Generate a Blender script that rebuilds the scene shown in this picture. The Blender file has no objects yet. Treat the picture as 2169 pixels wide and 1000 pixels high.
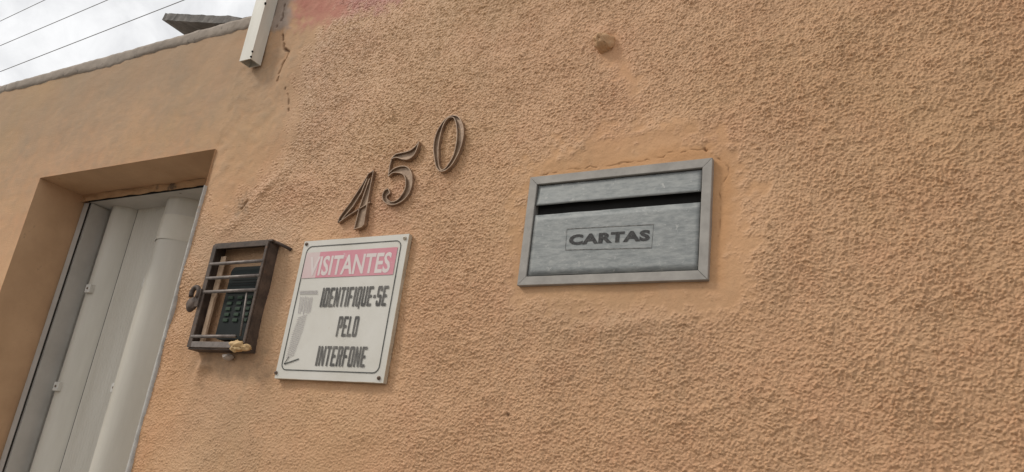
import bpy, bmesh, math, random
import numpy as np
from mathutils import Vector, Matrix, noise as mnoise

scene = bpy.context.scene
COL = scene.collection
R_ = math.radians

# ------------------------------------------------------------------ camera
CAM = Vector((0.0, -1.10, 1.45))            # 1.1 m in front of the wall (wall plane is y = 0), eye height
FPX, PW, PH = 1629.94, 2169.0, 1000.0
c_right = Vector((0.87170579, 0.47501015, 0.12039258))
c_up = Vector((0.05805763, -0.34406618, 0.93714875))
c_fwd = Vector((-0.48657818, 0.80992829, 0.32750244))
cam_d = bpy.data.cameras.new('camera')
cam_d.sensor_fit = 'HORIZONTAL'; cam_d.sensor_width = 36.0
cam_d.lens = FPX / PW * 36.0
cam_d.clip_start = 0.02; cam_d.clip_end = 600
cam = bpy.data.objects.new('camera', cam_d); COL.objects.link(cam)
m = Matrix((c_right, c_up, -c_fwd)).transposed().to_4x4(); m.translation = CAM
cam.matrix_world = m
scene.camera = cam

# ------------------------------------------------------------------ sky (bright overcast)
SUN_DIR = Vector((-0.62, -0.42, 0.66)).normalized()      # towards the sun
w = bpy.data.worlds.new('World'); scene.world = w; w.use_nodes = True
nt = w.node_tree; nt.nodes.clear()
out = nt.nodes.new('ShaderNodeOutputWorld'); bg = nt.nodes.new('ShaderNodeBackground')
sky = nt.nodes.new('ShaderNodeTexSky'); sky.sky_type = 'NISHITA'; sky.sun_disc = False
sky.sun_elevation = math.asin(SUN_DIR.z); sky.sun_rotation = math.atan2(SUN_DIR.x, SUN_DIR.y)
sky.dust_density = 3.0
tc = nt.nodes.new('ShaderNodeTexCoord')
cl = nt.nodes.new('ShaderNodeTexNoise'); cl.inputs['Scale'].default_value = 15.0; cl.inputs['Detail'].default_value = 7
cl.inputs['Roughness'].default_value = 0.6; cl.inputs['Distortion'].default_value = 0.4
ramp = nt.nodes.new('ShaderNodeValToRGB')
ramp.color_ramp.elements[0].position = 0.33; ramp.color_ramp.elements[0].color = (8.1, 8.13, 8.22, 1)
ramp.color_ramp.elements[1].position = 0.66; ramp.color_ramp.elements[1].color = (10.5, 10.5, 10.5, 1)
mx = nt.nodes.new('ShaderNodeMix'); mx.data_type = 'RGBA'; mx.inputs['Factor'].default_value = 0.93
nt.links.new(tc.outputs['Generated'], cl.inputs['Vector'])
nt.links.new(cl.outputs['Fac'], ramp.inputs['Fac'])
nt.links.new(sky.outputs['Color'], mx.inputs['A']); nt.links.new(ramp.outputs['Color'], mx.inputs['B'])
nt.links.new(mx.outputs['Result'], bg.inputs['Color']); bg.inputs['Strength'].default_value = 0.10
nt.links.new(bg.outputs['Background'], out.inputs['Surface'])

sd = bpy.data.lights.new('sun', 'SUN'); sd.energy = 1.5; sd.angle = R_(10); sd.color = (1.0, 0.95, 0.87)
so = bpy.data.objects.new('sun', sd); COL.objects.link(so)
so.rotation_euler = SUN_DIR.to_track_quat('Z', 'Y').to_euler()
so.location = (-3, -3, 6)

scene.view_settings.view_transform = 'Standard'; scene.view_settings.look = 'None'
scene.view_settings.gamma = 1.0; scene.view_settings.exposure = 0.0
scene.view_settings.use_curve_mapping = False

# ------------------------------------------------------------------ helpers
def at(px, py, Y=0.0):
    """wall-parallel plane y=Y: where the sight line through a photo pixel meets it"""
    d = c_fwd + c_right * ((px - PW / 2) / FPX) - c_up * ((py - PH / 2) / FPX)
    return CAM + d * ((Y - CAM.y) / d.y)

def link(o, parent=None):
    COL.objects.link(o)
    if parent is not None:
        o.parent = parent
        o.matrix_parent_inverse = Matrix.Translation(parent.location).inverted()
    return o

def mesh_obj(name, verts, faces, mat, parent=None, smooth=False):
    me = bpy.data.meshes.new(name)
    me.from_pydata([tuple(v) for v in verts], [], faces); me.update()
    if smooth: me.polygons.foreach_set('use_smooth', [True] * len(me.polygons))
    if mat: me.materials.append(mat)
    return link(bpy.data.objects.new(name, me), parent)

def bm_obj(name, bm, mat, parent=None, smooth=False, bevel=0, seg=2):
    bmesh.ops.recalc_face_normals(bm, faces=bm.faces)
    if bevel:
        bmesh.ops.bevel(bm, geom=list(bm.edges), offset=bevel, segments=seg, affect='EDGES', profile=0.6, clamp_overlap=True)
    me = bpy.data.meshes.new(name); bm.to_mesh(me); bm.free()
    if smooth: me.polygons.foreach_set('use_smooth', [True] * len(me.polygons))
    if mat: me.materials.append(mat)
    return link(bpy.data.objects.new(name, me), parent)

def tag(o, label, cat, group=None, kind=None):
    if label: o['label'] = label
    if cat: o['category'] = cat
    if group: o['group'] = group
    if kind: o['kind'] = kind
    return o

def thing(name, loc, label, cat, group=None):
    o = bpy.data.objects.new(name, None); o.empty_display_size = 0.05
    o.location = loc; COL.objects.link(o)
    return tag(o, label, cat, group)

def hexa(bm, pts):
    """8 corners: 4 front (ccw), 4 back"""
    v = [bm.verts.new(p) for p in pts]
    for f in ((0, 1, 2, 3), (7, 6, 5, 4), (0, 4, 5, 1), (1, 5, 6, 2), (2, 6, 7, 3), (3, 7, 4, 0)):
        bm.faces.new([v[i] for i in f])
    return v

def box(bm, x0, x1, y0, y1, z0, z1):
    return hexa(bm, [(x0, y0, z0), (x1, y0, z0), (x1, y0, z1), (x0, y0, z1), (x0, y1, z0), (x1, y1, z0), (x1, y1, z1), (x0, y1, z1)])

def box_obj(name, x0, x1, y0, y1, z0, z1, mat, parent=None, bevel=0.0, smooth=False):
    bm = bmesh.new(); box(bm, x0, x1, y0, y1, z0, z1)
    return bm_obj(name, bm, mat, parent, bevel=bevel, smooth=smooth)

def tube(bm, pts, r, n=8, cap=True):
    pts = [Vector(p) for p in pts]; rings = []
    for i, p in enumerate(pts):
        t = (pts[min(i + 1, len(pts) - 1)] - pts[max(i - 1, 0)]).normalized()
        a = t.orthogonal().normalized() if i == 0 else (prev - t * prev.dot(t)).normalized()
        prev = a; b = t.cross(a)
        rr = r[i] if isinstance(r, (list, tuple)) else r
        rings.append([bm.verts.new(p + (a * math.cos(2 * math.pi * k / n) + b * math.sin(2 * math.pi * k / n)) * rr) for k in range(n)])
    for i in range(len(rings) - 1):
        for k in range(n):
            bm.faces.new((rings[i][k], rings[i][(k + 1) % n], rings[i + 1][(k + 1) % n], rings[i + 1][k]))
    if cap:
        bm.faces.new(rings[0][::-1]); bm.faces.new(rings[-1])

def lump(bm, c, rad, seed=0, amp=0.25, freq=1.6, sub=3):
    g = bmesh.ops.create_icosphere(bm, subdivisions=sub, radius=1.0)
    for v in g['verts']:
        n = v.co.normalized()
        k = 1 + amp * mnoise.noise(n * freq + Vector((seed * 7.3, seed * 1.7, 0))) + amp * 0.45 * mnoise.noise(n * freq * 3 + Vector((seed, 0, 5)))
        v.co = Vector(c) + Vector((n.x * rad[0], n.y * rad[1], n.z * rad[2])) * k

def catmull(pts, closed=False, sub=6):
    P = [Vector(p) for p in pts]; n = len(P); o = []
    for i in range(n if closed else n - 1):
        if closed: a, b, c, d = P[(i - 1) % n], P[i], P[(i + 1) % n], P[(i + 2) % n]
        else: a, b, c, d = P[max(i - 1, 0)], P[i], P[i + 1], P[min(i + 2, n - 1)]
        for s in range(sub):
            t = s / sub
            o.append(0.5 * ((2 * b) + (c - a) * t + (2 * a - 5 * b + 4 * c - d) * t * t + (3 * b - a - 3 * c + d) * t ** 3))
    if not closed: o.append(P[-1])
    return o

def ribbon(bm, pts, y0, y1, t, closed=False):
    """thin strip of metal standing on edge: follows pts (x, z), from y0 to y1, thickness t"""
    n = len(pts); L = []; Rr = []
    for i, p in enumerate(pts):
        if closed: a, b = pts[i - 1], pts[(i + 1) % n]
        else: a, b = pts[max(i - 1, 0)], pts[min(i + 1, n - 1)]
        d = Vector((b[0] - a[0], b[1] - a[1])); d = d.normalized() if d.length > 1e-9 else Vector((1, 0))
        nn = Vector((-d.y, d.x)) * (t / 2)
        L.append((p[0] + nn.x, p[1] + nn.y)); Rr.append((p[0] - nn.x, p[1] - nn.y))
    lf = [bm.verts.new((q[0], y0, q[1])) for q in L]; rf = [bm.verts.new((q[0], y0, q[1])) for q in Rr]
    lb = [bm.verts.new((q[0], y1, q[1])) for q in L]; rb = [bm.verts.new((q[0], y1, q[1])) for q in Rr]
    for i in range(n if closed else n - 1):
        j = (i + 1) % n
        bm.faces.new((lf[i], lf[j], rf[j], rf[i])); bm.faces.new((lb[i], rb[i], rb[j], lb[j]))
        bm.faces.new((lf[i], lb[i], lb[j], lf[j])); bm.faces.new((rf[i], rf[j], rb[j], rb[i]))
    if not closed:
        bm.faces.new((lf[0], rf[0], rb[0], lb[0])); bm.faces.new((lf[-1], lb[-1], rb[-1], rf[-1]))

def text_bm(s, corner_lb, corner_rt, y, offset=0.0, shear=0.0, res=3, space=1.0):
    """lettering fitted to a box on a wall-parallel plane; thin raised print"""
    cu = bpy.data.curves.new('lettering_curve', 'FONT'); cu.body = s; cu.offset = offset; cu.resolution_u = res; cu.fill_mode = 'FRONT'; cu.space_character = space
    to = bpy.data.objects.new('lettering_curve', cu); COL.objects.link(to)
    bpy.context.view_layer.update()
    me = to.evaluated_get(bpy.context.evaluated_depsgraph_get()).to_mesh()
    co = np.array([v.co[:] for v in me.vertices]); faces = [tuple(p.vertices) for p in me.polygons]
    to.evaluated_get(bpy.context.evaluated_depsgraph_get()).to_mesh_clear()
    bpy.data.objects.remove(to); bpy.data.curves.remove(cu)
    co[:, 0] += shear * co[:, 1]
    mn, mxx = co.min(0), co.max(0)
    u = (co[:, 0] - mn[0]) / (mxx[0] - mn[0]); v = (co[:, 1] - mn[1]) / (mxx[1] - mn[1])
    x0, z0, x1, z1 = corner_lb[0], corner_lb[2], corner_rt[0], corner_rt[2]
    bm = bmesh.new()
    vs = [bm.verts.new((x0 + a * (x1 - x0), y, z0 + b * (z1 - z0))) for a, b in zip(u, v)]
    for f in faces:
        try: bm.faces.new([vs[i] for i in f])
        except ValueError: pass
    return bm

# heavy condensed block capitals: each glyph is a few polygons in a unit box (thick uprights, thin crossbars)
_v, _h = 0.34, 0.14
def _r(x0, x1, z0, z1): return [(x0, z0), (x1, z0), (x1, z1), (x0, z1)]
_L, _Rr = _r(0, _v, 0, 1), _r(1 - _v, 1, 0, 1)
def _bar(z0, x0=0.36, x1=1.0): return _r(x0, x1, z0, z0 + _h)
_ring = [[(0.10, 0), (0.9, 0), (0.80, _h), (0.20, _h)], [(0.10, 1), (0.20, 1 - _h), (0.80, 1 - _h), (0.9, 1)],
         [(0.10, 0), (_v, _h), (_v, 1 - _h), (0.10, 1), (0, 0.90), (0, 0.10)], [(0.9, 0), (1, 0.10), (1, 0.90), (0.9, 1), (1 - _v, 1 - _h), (1 - _v, _h)]]
GLYPH = {
    'I': (0.40, [_r(0, 1, 0, 1)]), 'E': (0.95, [_L, _bar(0), _bar(0.43, _v, 0.86), _bar(1 - _h)]), 'F': (0.92, [_L, _bar(0.43, _v, 0.86), _bar(1 - _h)]),
    'L': (0.92, [_L, _bar(0)]), 'T': (0.95, [_r(0.32, 0.68, 0, 1 - _h), _r(0, 1, 1 - _h, 1)]),
    'D': (1.0, [_L, [(_v, 0), (0.9, 0), (0.80, _h), (_v, _h)], [(_v, 1), (_v, 1 - _h), (0.80, 1 - _h), (0.9, 1)], _ring[3]]),
    'O': (1.0, _ring), 'Q': (1.0, _ring + [[(0.55, 0.22), (0.78, -0.14), (1.02, -0.10), (0.80, 0.24)]]),
    'U': (1.0, [_r(0, _v, 0.12, 1), _r(1 - _v, 1, 0.12, 1), [(0.12, 0), (0.88, 0), (1, 0.12), (0.66, 0.16), (0.34, 0.16), (0, 0.12)]]),
    'N': (1.05, [_r(0, 0.30, 0, 1), _r(0.70, 1, 0, 1), [(0.30, 1), (0.30, 0.62), (0.70, 0), (0.70, 0.38)]]),
    'P': (1.0, [_L, _r(_v, 0.86, 0.43, 0.56), _r(_v, 0.86, 0.87, 1), [(0.66, 0.56), (0.86, 0.43), (1, 0.52), (1, 0.91), (0.86, 1), (0.66, 0.87)]]),
    'R': (1.0, [_L, _r(_v, 0.86, 0.45, 0.58), _r(_v, 0.86, 0.87, 1), [(0.66, 0.58), (0.86, 0.45), (1, 0.55), (1, 0.91), (0.86, 1), (0.66, 0.87)], [(0.52, 0.45), (0.66, 0), (1.02, 0), (0.86, 0.45)]]),
    'S': (1.0, [_r(0.1, 0.9, 0, _h), _r(0.1, 0.9, 1 - _h, 1), _r(0.1, 0.9, 0.43, 0.57), [(0.1, 1), (0, 0.9), (0, 0.52), (0.1, 0.45), (_v, 0.57), (_v, 0.85)], [(0.9, 0), (1, 0.1), (1, 0.48), (0.9, 0.55), (0.64, 0.43), (0.64, 0.15)], _r(0, _v, 0.08, 0.27), _r(0.64, 1, 0.73, 0.92)]),
    '-': (0.5, [_r(0, 1, 0.40, 0.56)])}
def block_bm(s, lb_, rt_, y, gap=0.23):
    tot = sum(GLYPH[c][0] for c in s) + gap * (len(s) - 1); x = 0.0; bm = bmesh.new()
    sx = (rt_[0] - lb_[0]) / tot; sz = rt_[2] - lb_[2]
    for k, c in enumerate(s):
        w_, polys = GLYPH[c]
        for i, pl in enumerate(polys):
            # neighbouring strokes of a glyph overlap slightly, so each is a hair higher than the last
            bm.faces.new([bm.verts.new((lb_[0] + (x + a * w_) * sx, y - 0.00002 * i, lb_[2] + b * sz)) for a, b in pl])
        x += w_ + gap
    return bm

# ------------------------------------------------------------------ materials
def new_mat(name):
    mt = bpy.data.materials.new(name); mt.use_nodes = True
    n = mt.node_tree; b = n.nodes['Principled BSDF']
    return mt, n, b

def nd(n, typ, **kw):
    o = n.nodes.new(typ)
    for k, v in kw.items():
        if k in o.inputs: o.inputs[k].default_value = v
        else: setattr(o, k, v)
    return o

def worn(name, col, col2, rough=0.6, metal=0.0, scale=25.0, detail=8, bump=0.0, lo=0.35, hi=0.65, stretch=None, spec=0.4, bscale=None, rough2=None, spots=None, coat=0.0):
    """two-tone procedural surface with noise, optional directional streaks, spots and fine bump"""
    mt, n, b = new_mat(name)
    t = nd(n, 'ShaderNodeTexCoord'); mp = nd(n, 'ShaderNodeMapping')
    if stretch: mp.inputs['Scale'].default_value = stretch
    n.links.new(t.outputs['Object'], mp.inputs['Vector'])
    ns = nd(n, 'ShaderNodeTexNoise', Scale=scale, Detail=detail, Roughness=0.62)
    n.links.new(mp.outputs['Vector'], ns.inputs['Vector'])
    r = nd(n, 'ShaderNodeValToRGB'); e = r.color_ramp.elements
    e[0].position = lo; e[0].color = (*col, 1); e[1].position = hi; e[1].color = (*col2, 1)
    n.links.new(ns.outputs['Fac'], r.inputs['Fac'])
    last = r.outputs['Color']
    if spots:
        sc, th, scol = spots
        n2 = nd(n, 'ShaderNodeTexNoise', Scale=sc, Detail=5, Roughness=0.7)
        n.links.new(t.outputs['Object'], n2.inputs['Vector'])
        r2 = nd(n, 'ShaderNodeValToRGB'); r2.color_ramp.elements[0].position = th; r2.color_ramp.elements[1].position = th + 0.09
        n.links.new(n2.outputs['Fac'], r2.inputs['Fac'])
        mm = nd(n, 'ShaderNodeMix', data_type='RGBA'); mm.inputs['B'].default_value = (*scol, 1)
        n.links.new(r2.outputs['Color'], mm.inputs['Factor']); n.links.new(last, mm.inputs['A'])
        last = mm.outputs['Result']
    n.links.new(last, b.inputs['Base Color'])
    b.inputs['Metallic'].default_value = metal; b.inputs['Specular IOR Level'].default_value = spec
    if rough2 is not None:
        mr = nd(n, 'ShaderNodeMapRange'); mr.inputs['From Min'].default_value = lo; mr.inputs['From Max'].default_value = hi
        mr.inputs['To Min'].default_value = rough; mr.inputs['To Max'].default_value = rough2
        n.links.new(ns.outputs['Fac'], mr.inputs['Value']); n.links.new(mr.outputs['Result'], b.inputs['Roughness'])
    else: b.inputs['Roughness'].default_value = rough
    if coat: b.inputs['Coat Weight'].default_value = coat
    if bump:
        n3 = nd(n, 'ShaderNodeTexNoise', Scale=bscale or scale * 3, Detail=6, Roughness=0.6)
        n.links.new(mp.outputs['Vector'], n3.inputs['Vector'])
        bp = nd(n, 'ShaderNodeBump', Strength=1.0, Distance=bump)
        n.links.new(n3.outputs['Fac'], bp.inputs['Height']); n.links.new(bp.outputs['Normal'], b.inputs['Normal'])
    return mt

def wall_material():
    mt, n, b = new_mat('painted_stucco')
    L = n.links.new
    t = nd(n, 'ShaderNodeTexCoord')
    def attr(a):
        o = nd(n, 'ShaderNodeAttribute'); o.attribute_name = a; return o.outputs['Fac']
    def nz(s, d=6, rgh=0.6, dist=0.0):
        o = nd(n, 'ShaderNodeTexNoise', Scale=s, Detail=d, Roughness=rgh, Distortion=dist); L(t.outputs['Object'], o.inputs['Vector']); return o.outputs['Fac']
    def ramp(f, a, bb, ca=(0, 0, 0), cb=(1, 1, 1)):
        o = nd(n, 'ShaderNodeValToRGB'); e = o.color_ramp.elements
        e[0].position = a; e[0].color = (*ca, 1); e[1].position = bb; e[1].color = (*cb, 1); L(f, o.inputs['Fac']); return o.outputs['Color']
    def mix(f, a, bb):
        o = nd(n, 'ShaderNodeMix', data_type='RGBA')
        if isinstance(f, float): o.inputs['Factor'].default_value = f
        else: L(f, o.inputs['Factor'])
        for s, v in (('A', a), ('B', bb)):
            if isinstance(v, tuple): o.inputs[s].default_value = (*v, 1)
            else: L(v, o.inputs[s])
        return o.outputs['Result']
    def mul(a, bb):
        o = nd(n, 'ShaderNodeMath', operation='MULTIPLY')
        for i, v in enumerate((a, bb)):
            if isinstance(v, float): o.inputs[i].default_value = v
            else: L(v, o.inputs[i])
        return o.outputs[0]
    base = ramp(nz(3.2, 5), 0.34, 0.66, (0.585, 0.335, 0.178), (0.635, 0.377, 0.208))
    base = mix(mul(ramp(nz(7.0, 4), 0.48, 0.72), 0.45), base, (0.60, 0.30, 0.16))        # redder blotches of paint
    base = mix(mul(ramp(nz(60, 4), 0.52, 0.75), 0.25), base, (0.62, 0.40, 0.22))           # pale scuffs
    base = mix(mul(attr('patch'), 0.5), base, ramp(nz(14, 5), 0.35, 0.7, (0.575, 0.315, 0.155), (0.63, 0.365, 0.19)))
    base = mix(mul(attr('grime_and_shade'), ramp(nz(5.5, 6, 0.65), 0.25, 0.7, (0.45, 0.45, 0.45), (1, 1, 1))), base, (0.345, 0.255, 0.17))
    stk = nd(n, 'ShaderNodeMapping'); stk.inputs['Scale'].default_value = (16, 16, 1.3); L(t.outputs['Object'], stk.inputs['Vector'])
    sn = nd(n, 'ShaderNodeTexNoise', Scale=1.0, Detail=6, Roughness=0.6); L(stk.outputs['Vector'], sn.inputs['Vector'])
    base = mix(mul(ramp(sn.outputs['Fac'], 0.50, 0.74), 0.32), base, (0.45, 0.28, 0.155))                # rain streaks
    base = mix(mul(ramp(nz(1.7, 4), 0.48, 0.66), 0.30), base, (0.52, 0.335, 0.155))                       # olive, sun-bleached areas
    base = mix(mul(ramp(nz(150, 3, 0.7), 0.60, 0.72), 0.35), base, (0.34, 0.20, 0.10))                   # specks of dirt
    base = mix(attr('red'), base, ramp(nz(22, 6), 0.3, 0.7, (0.47, 0.185, 0.135), (0.52, 0.25, 0.175)))
    base = mix(attr('bare'), base, ramp(nz(30, 6), 0.3, 0.7, (0.33, 0.25, 0.20), (0.40, 0.31, 0.25)))
    base = mix(mul(attr('crack'), 0.75), base, (0.16, 0.09, 0.05))
    base = mix(mul(attr('stain'), ramp(nz(38, 6, 0.7), 0.38, 0.62)), base, (0.17, 0.12, 0.075))
    base = mix(attr('fresh'), base, (0.58, 0.30, 0.13))
    L(base, b.inputs['Base Color'])
    b.inputs['Specular IOR Level'].default_value = 0.35
    L(ramp(attr('stucco'), 0.1, 0.8, (0.85, 0.85, 0.85), (0.5, 0.5, 0.5)), b.inputs['Roughness'])
    # fine grit on top of the modelled relief
    rough = attr('stucco')
    f1 = nd(n, 'ShaderNodeTexNoise', Scale=330, Detail=5, Roughness=0.7, Distortion=0.8); L(t.outputs['Object'], f1.inputs['Vector'])
    wv = nd(n, 'ShaderNodeTexNoise', Scale=120, Detail=2); L(t.outputs['Object'], wv.inputs['Vector'])
    wm = nd(n, 'ShaderNodeVectorMath', operation='MULTIPLY_ADD')
    L(wv.outputs['Color'], wm.inputs[0]); wm.inputs[1].default_value = (0.006, 0.006, 0.006); L(t.outputs['Object'], wm.inputs[2])
    vo_ = nd(n, 'ShaderNodeTexVoronoi', Scale=185, Randomness=1.0); L(wm.outputs[0], vo_.inputs['Vector'])
    peak = nd(n, 'ShaderNodeMapRange'); L(vo_.outputs['Distance'], peak.inputs['Value'])
    peak.inputs['From Min'].default_value = 0.0; peak.inputs['From Max'].default_value = 0.62; peak.inputs['To Min'].default_value = 1.0; peak.inputs['To Max'].default_value = 0.0
    f2 = nd(n, 'ShaderNodeTexNoise', Scale=260, Detail=5, Roughness=0.7); L(t.outputs['Object'], f2.inputs['Vector'])
    add = nd(n, 'ShaderNodeMath', operation='ADD')
    gs = nd(n, 'ShaderNodeMath', operation='ADD'); L(mul(f1.outputs['Fac'], 0.55), gs.inputs[0]); L(mul(peak.outputs['Result'], 0.75), gs.inputs[1])
    L(mul(gs.outputs[0], rough), add.inputs[0]); L(mul(f2.outputs['Fac'], 0.35), add.inputs[1])
    bp = nd(n, 'ShaderNodeBump', Strength=0.85, Distance=0.0026); L(add.outputs[0], bp.inputs['Height'])
    L(bp.outputs['Normal'], b.inputs['Normal'])
    return mt

M = {}
M['wall'] = wall_material()
M['plaster'] = worn('painted_plaster', (0.46, 0.285, 0.16), (0.54, 0.34, 0.195), 0.75, scale=9, bump=0.0012, bscale=70, spots=(18, 0.66, (0.25, 0.17, 0.10)))
M['mortar'] = worn('weathered_mortar', (0.24, 0.20, 0.165), (0.42, 0.35, 0.285), 0.9, scale=9, bump=0.003, bscale=55, lo=0.3, hi=0.7, spots=(20, 0.60, (0.13, 0.115, 0.10)))
M['core'] = worn('rough_block', (0.3, 0.24, 0.19), (0.4, 0.32, 0.25), 0.9, scale=14, bump=0.003)
M['bead'] = worn('pale_mortar_edge', (0.40, 0.375, 0.34), (0.52, 0.49, 0.45), 0.8, scale=40, bump=0.0015, spots=(30, 0.62, (0.50, 0.32, 0.19)))
M['door'] = worn('grey_painted_sheet', (0.54, 0.505, 0.43), (0.61, 0.575, 0.50), 0.42, scale=6, stretch=(3, 3, 0.5), spec=0.5, bump=0.0004, bscale=60, rough2=0.55)
M['door_frame'] = worn('grey_painted_frame', (0.43, 0.405, 0.37), (0.51, 0.485, 0.445), 0.5, scale=10, bump=0.0005, bscale=60, spots=(30, 0.68, (0.2, 0.15, 0.11)))
M['dark'] = worn('dark_gap', (0.012, 0.011, 0.010), (0.02, 0.018, 0.016), 0.9)
M['clip'] = worn('pale_clip', (0.55, 0.53, 0.48), (0.65, 0.63, 0.58), 0.45, scale=80)
M['white'] = worn('white_painted_post', (0.62, 0.59, 0.51), (0.72, 0.69, 0.61), 0.5, scale=16, stretch=(2, 2, 0.4), bump=0.0004, spots=(60, 0.70, (0.38, 0.34, 0.27)))
M['fibre'] = worn('fibre_cement', (0.13, 0.12, 0.11), (0.24, 0.22, 0.20), 0.9, scale=30, bump=0.002, spots=(14, 0.6, (0.08, 0.075, 0.07)))
M['wire'] = worn('cable_black', (0.22, 0.22, 0.225), (0.28, 0.28, 0.285), 0.7)
M['iron'] = worn('rusted_iron', (0.050, 0.035, 0.027), (0.120, 0.082, 0.060), 0.68, metal=0.1, scale=45, bump=0.0007, bscale=150, spots=(50, 0.60, (0.13, 0.065, 0.035)), spec=0.5)
M['rod'] = worn('worn_iron_rod', (0.15, 0.125, 0.11), (0.26, 0.22, 0.195), 0.5, metal=0.35, scale=60, bump=0.0004, spots=(70, 0.62, (0.12, 0.065, 0.04)))
M['strip'] = worn('overpainted_strip', (0.50, 0.34, 0.22), (0.62, 0.44, 0.30), 0.7, scale=35, bump=0.0008, spots=(45, 0.66, (0.30, 0.19, 0.12)))
M['intercom'] = worn('black_plastic', (0.010, 0.013, 0.012), (0.018, 0.022, 0.020), 0.6, scale=40, spec=0.2, rough2=0.7)
M['key'] = worn('dull_green_key', (0.022, 0.042, 0.024), (0.04, 0.065, 0.04), 0.6, scale=90, spec=0.25)
M['foam'] = worn('dried_foam', (0.50, 0.33, 0.15), (0.66, 0.46, 0.24), 0.75, scale=40, bump=0.002, bscale=90, spots=(70, 0.64, (0.25, 0.13, 0.06)))
M['greymortar'] = worn('grey_smear', (0.42, 0.36, 0.30), (0.55, 0.47, 0.40), 0.85, scale=60, bump=0.002)
M['sign'] = worn('faded_white_enamel', (0.61, 0.575, 0.50), (0.68, 0.65, 0.585), 0.42, scale=9, bump=0.0002, spots=(26, 0.67, (0.50, 0.41, 0.29)), spec=0.5)
M['sign_edge'] = worn('dirty_enamel_edge', (0.42, 0.34, 0.24), (0.56, 0.49, 0.38), 0.6, scale=50, spots=(60, 0.6, (0.30, 0.19, 0.11)))
M['pink'] = worn('faded_pink_ink', (0.66, 0.33, 0.36), (0.63, 0.215, 0.265), 0.42, scale=11, lo=0.3, hi=0.7, spots=(60, 0.62, (0.66, 0.47, 0.47)))
M['pale_pink'] = worn('washed_pink_ink', (0.65, 0.46, 0.45), (0.66, 0.53, 0.50), 0.42, scale=14)
M['ink'] = worn('faded_black_ink', (0.075, 0.07, 0.063), (0.20, 0.185, 0.165), 0.5, scale=45, lo=0.42, hi=0.72)
M['line'] = worn('black_ink_line', (0.035, 0.04, 0.035), (0.09, 0.09, 0.08), 0.5, scale=120)
M['hatch'] = worn('washed_grey_ink', (0.34, 0.305, 0.325), (0.50, 0.46, 0.45), 0.5, scale=140)
M['letter_white'] = worn('white_lettering', (0.70, 0.60, 0.57), (0.72, 0.64, 0.60), 0.42, scale=30)
M['screw'] = worn('rusty_screw', (0.10, 0.065, 0.045), (0.22, 0.16, 0.12), 0.55, metal=0.4, scale=120)
M['number'] = worn('tarnished_brown_metal', (0.22, 0.14, 0.09), (0.36, 0.25, 0.165), 0.42, metal=0.35, scale=60, bump=0.0004, bscale=160, spots=(55, 0.62, (0.40, 0.255, 0.15)), spec=0.5)
M['alu'] = worn('oxidised_aluminium', (0.21, 0.222, 0.218), (0.345, 0.353, 0.34), 0.5, metal=0.25, scale=75, stretch=(0.75, 1, 2.4), bump=0.0004, bscale=70, rough2=0.66, spots=(110, 0.60, (0.40, 0.40, 0.38)))
M['alu_frame'] = worn('aluminium_trim', (0.28, 0.26, 0.235), (0.37, 0.345, 0.31), 0.55, metal=0.15, scale=30, bump=0.0003, bscale=120, spots=(40, 0.68, (0.40, 0.28, 0.19)))
M['stamp'] = worn('stamped_black', (0.018, 0.017, 0.016), (0.07, 0.066, 0.062), 0.55, scale=260, lo=0.42, hi=0.68)
M['stamp_line'] = worn('worn_black_line', (0.08, 0.075, 0.07), (0.26, 0.25, 0.23), 0.55, scale=120, lo=0.4, hi=0.6)
M['pavement'] = worn('pavement_concrete', (0.26, 0.245, 0.225), (0.36, 0.34, 0.31), 0.9, scale=3, bump=0.004)
M['earth'] = worn('dusty_ground', (0.20, 0.17, 0.135), (0.28, 0.235, 0.19), 0.95, scale=0.6, bump=0.01)
M['asphalt'] = worn('asphalt', (0.045, 0.045, 0.047), (0.065, 0.063, 0.06), 0.9, scale=60, bump=0.004)

# ------------------------------------------------------------------ setting
def sheet(name, x0, x1, y0, y1, z, mat):
    return tag(mesh_obj(name, [(x0, y0, z), (x1, y0, z), (x1, y1, z), (x0, y1, z)], [(0, 1, 2, 3)], mat), None, None, kind='structure')
sheet('ground', -250, 250, -250, 250, -0.13, M['earth'])
sheet('road', -250, 250, -9.0, -2.2, -0.126, M['asphalt'])
tag(box_obj('pavement', -40, 40, -2.2, 0.0, -0.3, 0.0, M['pavement']), None, None, kind='structure')

# ------------------------------------------------------------------ the wall
DX0, DX1, DZ = -2.262, -1.522, 2.172       # doorway: left edge, right edge, lintel
WTOP = 2.545                                # top of the wall left of the white post
XSTEP = -1.50                               # from here on the house front runs higher
ZHI = 3.4
rng = np.random.default_rng(7)

def bandnoise(N, lam, bw, seed, aniso=1.0, ang=0.0):
    """gaussian field on an N mm x N mm torus with wavelengths around lam mm"""
    r = np.random.default_rng(seed)
    F = np.fft.rfft2(r.standard_normal((N, N)).astype(np.float32))
    ky = np.fft.fftfreq(N)[:, None]; kx = np.fft.rfftfreq(N)[None, :]
    c, s = math.cos(ang), math.sin(ang)
    k = np.sqrt((kx * c + ky * s) ** 2 * aniso + (-kx * s + ky * c) ** 2 / aniso) + 1e-9
    F *= np.exp(-(np.log(k * lam)) ** 2 / (2 * bw * bw))
    f = np.fft.irfft2(F, s=(N, N)); return ((f - f.mean()) / f.std()).astype(np.float32)

def samp(f, x, z):
    N = f.shape[0]; u = (x * 1000) % N; v = (z * 1000) % N
    i = np.floor(u).astype(int); j = np.floor(v).astype(int); a = u - i; b = v - j
    i0, i1, j0, j1 = i % N, (i + 1) % N, j % N, (j + 1) % N
    return (f[np.ix_(j0, i0)] * np.outer(1 - b, 1 - a) + f[np.ix_(j0, i1)] * np.outer(1 - b, a)
            + f[np.ix_(j1, i0)] * np.outer(b, 1 - a) + f[np.ix_(j1, i1)] * np.outer(b, a))

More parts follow.
